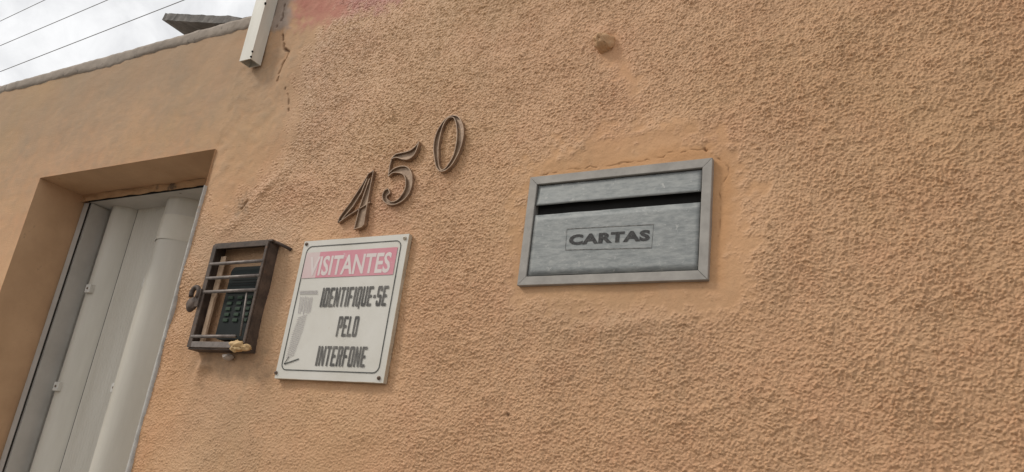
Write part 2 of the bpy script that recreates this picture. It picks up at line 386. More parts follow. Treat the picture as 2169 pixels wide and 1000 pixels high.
def prog(a, b, s0, s1):
    """grid lines from a to b, spacing going from s0 to s1"""
    n = max(2, int(round((b - a) / ((s0 + s1) / 2)))); t = np.linspace(0, 1, n + 1)
    wgt = s0 + (s1 - s0) * (t[:-1] + t[1:]) / 2; c = np.concatenate([[0], np.cumsum(wgt)]); return a + (b - a) * c / c[-1]

xs = np.concatenate([prog(-3.6, DX0, 0.014, 0.012)[:-1], prog(DX0, DX1, 0.008, 0.005)[:-1], prog(DX1, 0.16, 0.0020, 0.0012)[:-1], prog(0.16, 3.0, 0.004, 0.15)])
XI = int(np.argmin(abs(xs - XSTEP))); xs[XI] = XSTEP
zs = np.concatenate([prog(0.0, 1.33, 0.16, 0.004)[:-1], prog(1.33, DZ, 0.0013, 0.0013)[:-1], prog(DZ, WTOP, 0.0013, 0.0019)[:-1], prog(WTOP, 2.66, 0.0022, 0.003)[:-1], prog(2.66, ZHI, 0.005, 0.12)])
nx, nz_ = len(xs), len(zs)
X, Z = np.meshgrid(xs, zs)

def poly_px(pts):
    """traced outline on the wall; entries given as ('m', x, z) are already metres"""
    return np.array([(q[1], q[2]) if q[0] == 'm' else (at(*q).x, at(*q).z) for q in pts])
def seg_dist(pl, closed):
    d = np.full(X.shape, 9.0, np.float32); n = len(pl)
    x0, x1, z0, z1 = pl[:, 0].min() - .25, pl[:, 0].max() + .25, pl[:, 1].min() - .25, pl[:, 1].max() + .25
    ci = np.where((xs > x0) & (xs < x1))[0]; ri = np.where((zs > z0) & (zs < z1))[0]
    if len(ci) == 0 or len(ri) == 0: return d
    sl = (slice(ri[0], ri[-1] + 1), slice(ci[0], ci[-1] + 1))
    xx, zz = X[sl], Z[sl]; dd = np.full(xx.shape, 9.0)
    for i in range(n if closed else n - 1):
        a, b = pl[i], pl[(i + 1) % n]; e = b - a
        t = np.clip(((xx - a[0]) * e[0] + (zz - a[1]) * e[1]) / max(e @ e, 1e-12), 0, 1)
        dd = np.minimum(dd, np.hypot(xx - a[0] - t * e[0], zz - a[1] - t * e[1]))
    d[sl] = dd; return d
def inside(pl):
    r = np.zeros(X.shape, bool); n = len(pl)
    for i in range(n):
        a, b = pl[i], pl[(i + 1) % n]
        c = ((a[1] > Z) != (b[1] > Z)) & (X < (b[0] - a[0]) * (Z - a[1]) / (b[1] - a[1] + 1e-12) + a[0]); r ^= c
    return r
def region(pts, soft, wob=0.0):
    """soft 0..1 mask of a pixel-traced outline on the wall; wob = ragged edge in metres"""
    pl = poly_px(pts); sd = np.where(inside(pl), 1, -1) * seg_dist(pl, True)
    if wob: sd = sd + wob * (samp(N60, xs, zs) * 0.6 + samp(N25, xs, zs) * 0.45)
    t = np.clip(sd / soft * 0.5 + 0.5, 0, 1); return t * t * (3 - 2 * t)

NS = 2048
N7 = bandnoise(NS, 6.2, 0.30, 1); N10 = bandnoise(NS, 9.0, 0.28, 2, 1.25, 0.9); N25 = bandnoise(NS, 25, 0.4, 3)
N60 = bandnoise(NS, 70, 0.5, 4); N200 = bandnoise(NS, 260, 0.5, 5); N4 = bandnoise(NS, 4.2, 0.3, 6)

def grains(N, count, sl, ss, seed, k=8, bend=0.0):
    """thrown-on plaster crumbs: short ridges of random heading, (sl, ss) mm long/wide, one FFT stamp per heading"""
    r = np.random.default_rng(seed); out_ = np.zeros((N, N), np.float32)
    g = np.minimum(np.arange(N), N - np.arange(N)) * np.where(np.arange(N) <= N // 2, 1, -1); gx, gy = np.meshgrid(g, g)
    for i in range(k):
        a = math.pi * (i + r.random()) / k; c, s_ = math.cos(a), math.sin(a)
        u = gx * c + gy * s_; v = -gx * s_ + gy * c + bend * r.uniform(-1, 1) * u * u
        ker = np.exp(-(np.abs(u) / (sl * r.uniform(0.65, 1.4))) ** 2.6 - (v / (ss * r.uniform(0.85, 1.2))) ** 2)
        imp = np.zeros((N, N), np.float32); np.maximum.at(imp, (r.integers(0, N, count // k), r.integers(0, N, count // k)), r.uniform(0.35, 1.25, count // k).astype(np.float32))
        f = np.fft.irfft2(np.fft.rfft2(imp) * np.fft.rfft2(ker.astype(np.float32)), s=(N, N))
        out_ = np.maximum(out_, f) + 0.25 * np.minimum(out_, f)
    return np.clip(out_, 0, 2).astype(np.float32)
GF = grains(NS, 150000, 1.9, 1.05, 21, 6, 0.03); GC = grains(NS, 80000, 3.5, 1.2, 22, 7, 0.035); GL = grains(NS, 14000, 6.5, 1.35, 23, 5, 0.02)

# where the wall is trowelled smooth instead of stuccoed
smooth = region([('m', -4, 3.6), ('m', -1.22, 3.6), (735, 20), (668, 90), (640, 160), (636, 250), (618, 320), (560, 380), (500, 440), (455, 480), (430, 420), ('m', -4, 2.1)], 0.05, 0.020)
smooth = np.maximum(smooth, (X < DX1 - 0.0005) * 1.0)
patch = region([(1118, 365), (1180, 320), (1300, 280), (1420, 262), (1520, 285), (1575, 345), (1592, 450), (1588, 590), (1570, 650), (1450, 662), (1250, 655), (1105, 635), (1082, 580), (1096, 460)], 0.030, 0.020)
halo = region([(1080, 320), (1220, 262), (1420, 225), (1560, 255), (1620, 360), (1625, 620), (1580, 690), (1300, 690), (1090, 670), (1050, 560), (1070, 420)], 0.08, 0.02)
stubp = region([(1255, 95), (1290, 60), (1320, 110), (1365, 175), (1350, 205), (1310, 160)], 0.02, 0.008)
cagep = region([(420, 470), (600, 480), (640, 560), (585, 800), (520, 830), (400, 800), (390, 740)], 0.07, 0.02)
lowl = region([(300, 720), (500, 760), (640, 830), (820, 830), (900, 1100), (150, 1100)], 0.12, 0.02)
signp = region([(640, 480), (720, 430), (800, 460), (890, 480), (850, 720), (830, 830), (570, 830)], 0.04, 0.02)
st = (1 - 0.97 * smooth) * (1 - 0.87 * patch) * (1 - 0.35 * halo) * (1 - 0.9 * stubp) * (1 - 0.6 * cagep) * (1 - 0.45 * lowl) * (1 - 0.5 * signp)
st = np.clip(st, 0.02, 1)
amp = st * np.clip(0.95 + 0.07 * samp(N60, xs, zs) + 0.07 * samp(N200, xs, zs), 0.5, 1.4)

mixr = np.clip((X + 1.15) / 0.95, 0, 1)                     # coarser, longer crumbs towards the right-hand end
dens = np.clip(0.95 + 0.09 * samp(N25, xs, zs), 0.6, 1.3)
crumb = np.clip(samp(N7, xs, zs) + 0.1, 0, 2.2)
relief = dens * (0.00055 * crumb + 0.0021 * samp(GF, xs, zs) * (1 - 0.40 * mixr) + 0.0021 * samp(GC, xs, zs) * (0.25 + 0.65 * mixr) + 0.0015 * samp(GL, xs, zs) * (0.2 + 0.6 * mixr)) + 0.00034 * samp(N4, xs, zs)
H = 1.12 * amp * relief + 0.0016 * st
H += 0.0012 * samp(N200, xs, zs) + 0.00025 * samp(N60, xs, zs)
H += (1 - st) * 0.00016 * samp(N25, xs, zs) + smooth * 0.00012 * np.clip(samp(N60, xs, zs), -2, 2)
# slumped edge of the stucco coat over the smooth plaster near the doorway
edge = 4 * smooth * (1 - smooth)
H += edge * (0.0005 * np.clip(samp(N25, xs, zs) + 0.4, -0.4, 2) + 0.0004 * samp(N10, xs, zs)) * (X > DX1 + 0.01)
H += smooth * 0.00012 * samp(N7, xs, zs)

# cracks
def crack(pts, width, depth, ragged=0.0017):
    pl = [at(*p) for p in pts]; q = []
    r = random.Random(len(pts) * 31 + int(pts[0][0]))
    for a, b in zip(pl[:-1], pl[1:]):
        k = max(2, int((b - a).length / 0.008))
        for i in range(k): q.append(a.lerp(b, i / k) + Vector((r.gauss(0, ragged), 0, r.gauss(0, ragged))))
    q.append(pl[-1])
    d = seg_dist(np.array([(p.x, p.z) for p in q]), False)
    g = np.exp(-(d / width) ** 2) * np.clip(0.6 + 0.6 * samp(N25, xs, zs), 0.05, 1.0); return depth * g, g
CR = np.zeros(X.shape); CD = np.zeros(X.shape)
for pts, wd, dp in (
    ([(597, 66), (600, 88), (603, 97), (608, 110), (606, 122), (595, 136), (590, 158), (587, 170)], 0.0024, 0.010),
    ([(603, 92), (601, 100), (605, 106)], 0.0035, 0.009),
    ([(604, 186), (609, 200), (612, 224), (611, 236)], 0.0018, 0.006),
    ([(603, 12), (600, 38), (587, 58)], 0.0030, 0.008),
    ([(1140, 372), (1220, 358), (1290, 352), (1322, 347), (1380, 338), (1420, 326), (1465, 318), (1493, 318)], 0.0008, 0.0016),
    ([(1516, 332), (1532, 343), (1541, 356), (1539, 376), (1527, 392), (1523, 430), (1525, 470), (1521, 500)], 0.0009, 0.0022),
    ([(1493, 316), (1497, 320)], 0.0016, 0.005), ([(1300, 352), (1318, 345), (1345, 348)], 0.0008, 0.002),
    ([(523, 425), (516, 437), (512, 442)], 0.0030, 0.007),
    ([(1076, 880), (1082, 886)], 0.0022, 0.003)):
    d_, g_ = crack(pts, wd, dp); CD = np.maximum(CD, d_); CR = np.maximum(CR, g_)
H -= CD
# mortar smears: above the letter box, below the cage, ridge beside the doorway
def swell(px, py, rx, rz, h, ang=0.0):
    p = at(px, py); dx, dz = X - p.x, Z - p.z; c, s = math.cos(ang), math.sin(ang)
    return h * np.exp(-((dx * c + dz * s) / rx) ** 2 - ((-dx * s + dz * c) / rz) ** 2)
H += swell(1330, 690, 0.10, 0.014, 0.0025, 0.10) + swell(1420, 268, 0.07, 0.014, 0.002, 0.1) + swell(1200, 330, 0.05, 0.012, 0.0016, 0.4)
H += swell(565, 400, 0.05, 0.012, 0.004, 0.75) + swell(500, 470, 0.05, 0.014, 0.003, 0.6) + swell(620, 300, 0.016, 0.08, 0.003)
H += swell(440, 775, 0.02, 0.012, 0.010, 0.2) + swell(425, 790, 0.012, 0.02, 0.006)
H += swell(1268, 78, 0.022, 0.018, 0.006) + swell(1290, 50, 0.012, 0.022, 0.004, 0.3)
fresh_edge = np.exp(-np.clip(Z - DZ, 0, 9) / 0.004)
H = np.where(X < DX1 - 0.0005, H * 0.5, H)
lbx0, lbx1, lbz0, lbz1 = at(1129, 381).x + 0.004, at(1502, 597).x - 0.004, at(1502, 597).z + 0.004, at(1512, 339).z - 0.004
H = np.where((X > lbx0) & (X < lbx1) & (Z > lbz0) & (Z < lbz1), -0.012, H)     # pocket behind the letter plate

grime_and_shade = np.clip(region([('m', -4, 3.6), ('m', -1.36, 3.6), (640, 60), (610, 250), (480, 300), (300, 330), ('m', -4, 2.1)], 0.30, 0.05), 0, 1) * 0.95  # real grime, spread wider to paint in the duller light at the left
grime_and_shade = np.maximum(grime_and_shade, 0.85 * np.clip(1 - (WTOP - Z) / 0.16, 0, 1) * (X < XSTEP - 0.02) * (Z > DZ))
grime_and_shade = np.maximum(grime_and_shade, 0.5 * cagep)
grime_and_shade = np.maximum(grime_and_shade, 0.35 * region([(430, 780), (600, 800), (560, 1030), (380, 1030)], 0.10, 0.03))  # darker brownish patch on the wall below the cage
grime_and_shade = np.maximum(grime_and_shade, 0.30 * region([(1105, 600), (1500, 600), (1480, 760), (1120, 740)], 0.10, 0.04))
red = region([(612, -40), (850, -40), (838, 6), (800, 22), (740, 30), (700, 48), (640, 50), (618, 30)], 0.035, 0.014)
red = np.maximum(red, 0.22 * region([(720, 440), (800, 400), (860, 420), (850, 490), (730, 500)], 0.08, 0.02))
bare = region([(560, -60), (625, -60), (618, 20), (612, 55), (585, 66), (560, 62)], 0.02, 0.008)
stain = 0.8 * region([(500, 425), (530, 415), (520, 445), (505, 450)], 0.03, 0.01) + 0.5 * region([(395, 735), (600, 745), (560, 800), (400, 790)], 0.05, 0.02)
fresh = 0.5 * region([(1135, 372), (1330, 340), (1400, 318), (1500, 312), (1530, 338), (1550, 370), (1535, 520), (1530, 600), (1512, 600), (1512, 338)], 0.012, 0.004)
fresh = np.maximum(fresh, 0.35 * region([(275, 1010), (385, 620), (420, 640), (420, 760), (330, 1010)], 0.06, 0.02))

keep = np.ones((nz_ - 1, nx - 1), bool)
xc = (xs[:-1] + xs[1:]) / 2; zc = (zs[:-1] + zs[1:]) / 2
keep &= ~((xc[None, :] > DX0) & (xc[None, :] < DX1) & (zc[:, None] < DZ))
keep &= ~((xc[None, :] < XSTEP) & (zc[:, None] > WTOP))
idx = np.arange(nx * nz_).reshape(nz_, nx)
q = np.stack([idx[:-1, :-1], idx[:-1, 1:], idx[1:, 1:], idx[1:, :-1]], -1)[keep]
used = np.zeros(nx * nz_, bool); used[q.ravel()] = True
remap = np.cumsum(used) - 1; q = remap[q].astype(np.int32)
V = np.stack([X, -H, Z], -1).reshape(-1, 3)[used].astype(np.float32)
me = bpy.data.meshes.new('stucco_face')
me.vertices.add(len(V)); me.vertices.foreach_set('co', V.ravel())
me.loops.add(q.size); me.loops.foreach_set('vertex_index', q.ravel())
me.polygons.add(len(q)); me.polygons.foreach_set('loop_start', np.arange(0, q.size, 4, dtype=np.int32))
me.polygons.foreach_set('loop_total', np.full(len(q), 4, np.int32)); me.update(calc_edges=True)
me.polygons.foreach_set('use_smooth', np.ones(len(q), bool))
for nm, arr in (('patch', np.maximum(patch, 0.3 * halo)), ('grime_and_shade', grime_and_shade), ('red', red), ('bare', bare), ('crack', CR), ('stucco', st), ('stain', stain), ('fresh', fresh)):
    a = me.attributes.new(nm, 'FLOAT', 'POINT'); a.data.foreach_set('value', np.clip(arr, 0, 1).reshape(-1)[used].astype(np.float32))
me.materials.append(M['wall'])

wall = thing('house_wall', (-0.8, 0.0, 0.0), 'tan orange stuccoed house wall with doorway, smooth patches and cracks', 'wall')
link(bpy.data.objects.new('stucco_face', me), wall)
# masonry behind the plaster
T = 0.26
for (x0, x1, z0, z1) in ((-3.6, DX0 - 0.004, 0, WTOP - 0.01), (DX1 + 0.004, 3.0, 0, DZ), (DX0 - 0.004, XSTEP, DZ + 0.004, WTOP - 0.012), (XSTEP + 0.001, 3.0, DZ + 0.001, ZHI)):
    box_obj('masonry', x0, x1, 0.014, T, z0, z1, M['core'], wall)

# reveals of the doorway (plastered, a little uneven)
def reveal(name, P0, du, dv, nu, nv, amp_, axis):
    vs = []; fs = []
    for i in range(nu + 1):
        for j in range(nv + 1):
            p = P0 + du * (i / nu) + dv * (j / nv)
            k = amp_ * (mnoise.noise(p * 9) + 0.5 * mnoise.noise(p * 28)) * (0 if j == 0 else 1)
            p = p + axis * k; vs.append(p)
    for i in range(nu):
        for j in range(nv):
            a = i * (nv + 1) + j; fs.append((a, a + 1, a + nv + 2, a + nv + 1))
    return mesh_obj(name, vs, fs, M['plaster'], wall, True)
yF = -0.004
reveal('side_reveal', Vector((DX0, yF, 0)), Vector((0, 0, DZ)), Vector((0, T, 0)), 200, 12, 0.003, Vector((1, 0, 0)))
reveal('side_reveal', Vector((DX1, yF, 0)), Vector((0, 0, DZ)), Vector((0, T, 0)), 200, 12, 0.002, Vector((-1, 0, 0)))
reveal('lintel_soffit', Vector((DX0, yF, DZ)), Vector((DX1 - DX0, 0, 0)), Vector((0, T, 0)), 80, 14, 0.003, Vector((0, 0, -1)))
# the plaster filling between lintel and door head: stained, uneven
vs = []; fs = []
for i in range(81):
    for j in range(7):
        x = DX0 + (DX1 - DX0) * i / 80; z = DZ - 0.001 - 0.021 * j / 6
        vs.append((x, 0.126 + 0.004 * mnoise.noise(Vector((x * 30, z * 60, 3))), z - (0.003 * mnoise.noise(Vector((x * 20, 1, 1))) if j == 6 else 0)))
for i in range(80):
    for j in range(6): a = i * 7 + j; fs.append((a, a + 7, a + 8, a + 1))
M['head_plaster'] = worn('stained_head_plaster', (0.40, 0.24, 0.125), (0.55, 0.34, 0.18), 0.85, scale=10, bump=0.003, bscale=60, spots=(22, 0.58, (0.16, 0.11, 0.07)))
mesh_obj('head_filling', vs, fs, M['head_plaster'], wall, True)

# pale broken mortar edge running down the right side of the doorway
vs = []; fs = []; nb = 260
for i in range(nb + 1):
    z = 0.0 + (2.075) * i / nb; p = Vector((1, 2, z * 26)); wv = 0.0075 + 0.0022 * mnoise.noise(p) + 0.0012 * mnoise.noise(p * 3.1)
    wv *= min(1, 0.25 + (2.08 - z) / 0.6)
    for (dx, y) in ((-0.0035, 0.03), (-0.0045, -0.0005), (-0.0015, -0.0062), (wv * 0.6, -0.0070), (wv, -0.0045), (wv + 0.001, 0.004)):
        vs.append((DX1 + dx, y + 0.0006 * mnoise.noise(Vector((dx * 900, y * 300, z * 80))), z))
for i in range(nb):
    for j in range(5): a = i * 6 + j; fs.append((a, a + 6, a + 7, a + 1))
mesh_obj('mortar_edge', vs, fs, M['bead'], wall, True)

# mortar coping along the top of the lower wall
vs = []; fs = []; prof_n = 9; nc = 300
for i in range(nc + 1):
    x = -3.6 + (XSTEP + 0.004 + 3.6) * i / nc
    b1 = mnoise.noise(Vector((x * 4, 0, 0))); b2 = mnoise.noise(Vector((x * 17, 3, 0)))
    low = WTOP - 0.026 - 0.016 * b1 - 0.005 * b2 - 0.003 * mnoise.noise(Vector((x * 45, 9, 0))); top = WTOP + 0.010 + 0.002 * mnoise.noise(Vector((x * 6, 7, 0))) + 0.001 * b2
    pr = 0.0048 + 0.002 * b2
    for k, (y, z) in enumerate(((0.004, low), (-pr * 0.35, low + 0.003), (-pr, low + 0.010), (-pr * 0.95, (low + top) / 2), (-pr * 1.05, top - 0.008), (-pr * 0.7, top), (0.05, top + 0.006), (0.15, top + 0.004), (T + 0.01, top - 0.01))):
        vs.append((x, y + 0.002 * mnoise.noise(Vector((x * 40, z * 60, k))), z + 0.0015 * mnoise.noise(Vector((x * 55, k, 2)))))
for i in range(nc):
    for j in range(prof_n - 1): a = i * prof_n + j; fs.append((a, a + prof_n, a + prof_n + 1, a + 1))
mesh_obj('mortar_coping', vs, fs, M['mortar'], wall, True)

# broken stub sticking out of the stucco above the letter box
bm = bmesh.new(); p = at(1287, 96)
g = bmesh.ops.create_icosphere(bm, subdivisions=4, radius=1.0)
for v in g['verts']:
    n = v.co.normalized(); k = 1 + 0.30 * mnoise.noise(n * 1.7 + Vector((3, 1, 4))) + 0.22 * mnoise.noise(n * 4.5) + 0.08 * mnoise.noise(n * 11)
    # squarish broken chunk that leans towards the upper left as it comes out of the wall
    q_ = Vector([math.copysign(abs(c) ** 0.85, c) for c in n]) * k; out_y = -q_.y * 0.5 + 0.5
    v.co = Vector((p.x + q_.x * (0.019 - 0.009 * out_y) - 0.009 * out_y, 0.008 - 0.034 * out_y, p.z + q_.z * (0.021 - 0.010 * out_y) + 0.006 * out_y))
M['stub'] = worn('stub_plaster', (0.52, 0.31, 0.16), (0.60, 0.37, 0.20), 0.7, scale=40, bump=0.002, bscale=160)
stub = bm_obj('plaster_stub', bm, M['stub'], wall, True)

# ------------------------------------------------------------------ the door
YJ = 0.126
hd = at(192, 428, YJ + 0.012); ZH = DZ - 0.021
door = thing('metal_door', (-1.9, 0.2, 0.0), 'grey painted metal door with rounded vertical ribs in the doorway', 'door')
jx = hd.x
bm = bmesh.new(); box(bm, DX0 + 0.004, jx, YJ + 0.012, 0.235, 0.0, ZH); bm_obj('jamb', bm, M['door_frame'], door, bevel=0.002)
bm = bmesh.new(); box(bm, jx, jx + 0.004, YJ + 0.016, 0.20, 0.0, ZH - 0.002); bm_obj('jamb_lip', bm, M['door_frame'], door)
bm = bmesh.new(); box(bm, jx - 0.0025, jx + 0.0025, YJ + 0.0105, YJ + 0.013, 0.0, ZH - 0.003); bm_obj('seal', bm, M['dark'], door)
bm = bmesh.new(); box(bm, jx - 0.004, DX1 - 0.004, YJ + 0.006, 0.245, ZH, ZH + 0.02); bm_obj('door_head', bm, M['door_frame'], door, bevel=0.001)
bm = bmesh.new(); box(bm, jx - 0.002, DX1 - 0.006, YJ + 0.0052, YJ + 0.0075, ZH - 0.0025, ZH + 0.0035); bm_obj('seal', bm, M['dark'], door)
# sheet profile from left to right: rib, seam, corduroy flat, rib, ...
YS = 0.225
def door_x(px, py, Y): return at(px, py, Y).x
xs_seam = door_x(290, 455, YS - 0.004); x_r2 = door_x(350, 455, YS - 0.01); x_r2e = x_r2 + 0.155
def leaf(name, profile, mat):
    vs = []; fs = []
    zz = [0.02, 0.5, 1.0, 1.4, 1.7, 1.9, 2.0, 2.05, ZH + 0.004]
    for (x, y) in profile:
        for z in zz: vs.append((x, y, z))
    k = len(zz)
    for i in range(len(profile) - 1):
        for j in range(k - 1): a = i * k + j; fs.append((a, a + k, a + k + 1, a + 1))
    return mesh_obj(name, vs, fs, mat, door, True)
def arc(x0, x1, y, h, n=22, p=0.9):
    return [(x0 + (x1 - x0) * i / n, y - h * max(0.0, math.sin(math.pi * i / n)) ** p) for i in range(n + 1)]
leaf('rib', [(jx + 0.003, YS)] + arc(jx + 0.006, xs_seam - 0.002, YS - 0.004, 0.042), M['door'])
flat = []
nfl = 96
for i in range(nfl + 1):
    t = i / nfl; x = xs_seam + 0.002 + (x_r2 - xs_seam - 0.002) * t
    flat.append((x, YS - 0.004 - 0.0011 * (0.5 + 0.5 * math.cos(2 * math.pi * 12 * t))))
leaf('fluted_panel', flat, M['door'])
leaf('rib', arc(x_r2, x_r2e, YS - 0.004, 0.052, 26), M['door'])
leaf('fluted_panel', [(x_r2e + 0.0015, YS - 0.004), (x_r2e + 0.09, YS - 0.004)], M['door'])
leaf('rib', arc(x_r2e + 0.0915, DX1 - 0.004, YS - 0.004, 0.045), M['door'])
bm = bmesh.new(); box(bm, xs_seam - 0.0035, xs_seam + 0.0035, YS - 0.003, YS + 0.006, 0.02, ZH); bm_obj('seam', bm, M['dark'], door)
box_obj('backing', jx, DX1 - 0.004, YS + 0.012, YS + 0.03, 0.0, ZH, M['door_frame'], door)
# bright reflecting patch near the top of the second rib, painted as a paler band
vs = []; fs = []
ar = arc(x_r2 - 0.001, x_r2e + 0.001, YS - 0.004, 0.0545, 26)
z1 = at(368, 456, YS - 0.045).z; z0 = at(350, 508, YS - 0.045).z
for (x, y) in ar: vs += [(x, y, z0), (x, y, z1)]
for i in range(len(ar) - 1): fs.append((2 * i, 2 * i + 2, 2 * i + 3, 2 * i + 1))
M['door_bright'] = worn('bright_patch_paint', (0.62, 0.575, 0.48), (0.68, 0.64, 0.55), 0.45, scale=12, bump=0.0003)
tag(mesh_obj('bright_patch', vs, fs, M['door_bright'], door, True), 'bright reflecting patch near the top of the right rib, painted paler cream', None)
# small square clips with a screw
for (px, py) in ((190, 612), (123, 819), (311, 600), (245, 822)):
    rib2 = px > 200
    p = at(px, py, YS - 0.048 if not rib2 else YS - 0.026)
    bm = bmesh.new(); box(bm, p.x - 0.011, p.x + 0.011, p.y - 0.007, YS - 0.004, p.z - 0.0125, p.z + 0.0125)
    c = bm_obj('clip', bm, M['clip'], door, bevel=0.0015)
    bm = bmesh.new(); tube(bm, [(p.x, p.y - 0.0065, p.z), (p.x, p.y - 0.0085, p.z)], 0.0032, 10); bm_obj('screw', bm, M['screw'], c)

# ------------------------------------------------------------------ white post
YP = -0.036
pl_, pr_ = at(507, 129, YP), at(530.5, 125, YP)
post = thing('white_post', (pl_.x, YP, pl_.z), 'white painted square metal post fixed to wall where coping ends', 'post')
bm = bmesh.new(); zt = 3.5; zb = pl_.z - 0.001; th = 0.0022
x0, x1, y0, y1 = pl_.x, pr_.x, YP, -0.003
ring_o = [(x0, y0), (x1, y0), (x1, y1), (x0, y1)]; ring_i = [(x0 + th, y0 + th), (x1 - th, y0 + th), (x1 - th, y1 - th), (x0 + th, y1 - th)]
vo = [[bm.verts.new((a, b, z)) for a, b in ring_o] for z in (zb, zt)]; vi = [[bm.verts.new((a, b, z)) for a, b in ring_i] for z in (zb, zb + 0.10)]
for k in range(4):
    j = (k + 1) % 4
    bm.faces.new((vo[0][k], vo[0][j], vo[1][j], vo[1][k])); bm.faces.new((vi[0][j], vi[0][k], vi[1][k], vi[1][j]))
    bm.faces.new((vo[0][j], vo[0][k], vi[0][k], vi[0][j]))
bm.faces.new(vo[1]); bm.faces.new(vi[1])
bm_obj('tube', bm, M['white'], post)
for (px, py) in ((548, 106), (541, 118), (571, 6), (575, 3)):
    for s in range(40):
        Y = YP + (y1 - YP) * s / 39
        if at(px, py, Y).x >= x1: break
    p = at(px, py, Y)
    bm = bmesh.new(); tube(bm, [(x1 - 0.001, p.y, p.z), (x1 + 0.0008, p.y, p.z)], 0.0026, 10); bm_obj('screw_hole', bm, M['dark'], post)

# ------------------------------------------------------------------ roof sheet behind the coping
A = at(343, 42, 0.05); B = at(520, 53, 0.05); d = (B - A)
B = A + d * 1.25
roof = thing('roof_sheet', A, 'dark grey fibre cement roof sheet jutting out above the wall coping', 'roof sheet')
vs = []; fs = []; nu, nv = 46, 10; depth = 0.55; thk = 0.024
up = Vector((-d.z, 0, d.x)).normalized()
if up.z < 0: up = -up
for side in (0, 1):
    for i in range(nu + 1):
        for j in range(nv + 1):
            s = i / nu
            p = A + (B - A) * s + Vector((0, depth * j / nv, 0)) + up * ((thk if side else 0) + 0.004 * mnoise.noise(Vector((s * 9, j * 0.4, 1))))
            if j == 0: p.y += 0.004 * mnoise.noise(Vector((s * 25, side, 0)))
            vs.append(p)
o_ = (nu + 1) * (nv + 1)
for i in range(nu):
    for j in range(nv):
        a = i * (nv + 1) + j
        fs.append((a, a + nv + 1, a + nv + 2, a + 1)); fs.append((o_ + a, o_ + a + 1, o_ + a + nv + 2, o_ + a + nv + 1))
    a = i * (nv + 1); fs.append((a, o_ + a, o_ + a + nv + 1, a + nv + 1))
for j in range(nv):
    fs.append((j, j + 1, o_ + j + 1, o_ + j)); a = nu * (nv + 1) + j; fs.append((a, o_ + a, o_ + a + 1, a + 1))
mesh_obj('sheet', vs, fs, M['fibre'], roof)
# timber batten under the sheet, on the wall top
bm = bmesh.new()
p0, p1 = A + d * 0.10 - up * 0.001, A + d * 0.95 - up * 0.001
hexa(bm, [p0 + Vector((0, .09, 0)) - up * .03, p1 + Vector((0, .09, 0)) - up * .03, p1 + Vector((0, .09, 0)), p0 + Vector((0, .09, 0)),
          p0 + Vector((0, .14, 0)) - up * .03, p1 + Vector((0, .14, 0)) - up * .03, p1 + Vector((0, .14, 0)), p0 + Vector((0, .14, 0))])
M['timber'] = worn('old_timber', (0.10, 0.075, 0.055), (0.19, 0.15, 0.115), 0.85, scale=14, stretch=(1, 8, 8), bump=0.001)
bm_obj('batten', bm, M['timber'], roof)

# ------------------------------------------------------------------ overhead cables
def cable(pa, pb, Y, label, r):
    a, b = at(*pa, Y), at(*pb, Y); d = b - a
    a2, b2 = a - d * 9, b + d * 6; L = (b2 - a2).length
    bm = bmesh.new(); pts = []
    for i in range(81):
        s = i / 80; p = a2.lerp(b2, s); sag = 0.0016 * L * (4 * (s - 0.6) ** 2 - 0.0)
        pts.append(p + Vector((0, 0, sag * 0.25)))
    tube(bm, pts, r, 8)
    o = bm_obj('power_cable', bm, M['wire'], None, True); tag(o, label, 'cable', 'overhead cables against the sky')
cable((0, 45), (95, 0), 7.0, 'uppermost thin dark cable across the sky in the top left corner', 0.008)
cable((0, 97), (228, 0), 6.6, 'middle one of the three thin cables across the white sky', 0.008)
cable((0, 152), (390, 0), 6.2, 'lowest and longest thin cable across the sky, nearest the coping', 0.008)

# ------------------------------------------------------------------ letter box
tl, br_ = at(1129, 381), at(1502, 597)
LX0, LX1, LZ0, LZ1 = tl.x - 0.001, br_.x + 0.0005, br_.z + 0.0005, at(1512, 339).z
lb = thing('letter_box', (LX0, 0, LZ0), 'weathered aluminium letter slot plate marked CARTAS set in the wall', 'letter box')
FW, FD = 0.0155, 0.0095
def mitre(name, a, b, inw, pr=FD):
    """trim strip from corner a to corner b (x, z), mitred, sloping towards the outside"""
    ax, az = a; bx, bz = b; L = math.hypot(bx - ax, bz - az); ux, uz = (bx - ax) / L, (bz - az) / L; ix, iz = inw
    g = 0.0004
    prof = ((0.0, 0.006), (0.0, -pr * 0.9), (0.0008, -pr), (FW - 0.0008, -pr * 0.98), (FW, -pr * 0.90), (FW, 0.006))
    bm = bmesh.new(); r1 = []; r2 = []
    for (t, y) in prof:
        e = t + g
        r1.append(bm.verts.new((ax + ux * e + ix * t, y, az + uz * e + iz * t))); r2.append(bm.verts.new((bx - ux * e + ix * t, y, bz - uz * e + iz * t)))
    for k in range(len(prof)):
        j = (k + 1) % len(prof); bm.faces.new((r1[k], r1[j], r2[j], r2[k]))
    bm.faces.new(r1); bm.faces.new(r2[::-1])
    return bm_obj(name, bm, M['alu_frame'], lb)
mitre('frame_strip', (LX0, LZ1), (LX1, LZ1), (0, -1)); mitre('frame_strip', (LX1, LZ1), (LX1, LZ0), (-1, 0))
mitre('frame_strip', (LX1, LZ0), (LX0, LZ0), (0, 1)); mitre('frame_strip', (LX0, LZ0), (LX0, LZ1), (1, 0))
ix0, ix1, iz0, iz1 = LX0 + FW + 0.0016, LX1 - FW - 0.0016, LZ0 + FW + 0.0018, LZ1 - FW - 0.0018
box_obj('slot_back', LX0 + 0.004, LX1 - 0.004, 0.006, 0.009, LZ0 + 0.004, LZ1 - 0.004, M['dark'], lb)
zsl0 = at(1300, 443, -0.0065).z; zsl1 = at(1300, 424, -0.0075).z + 0.0028
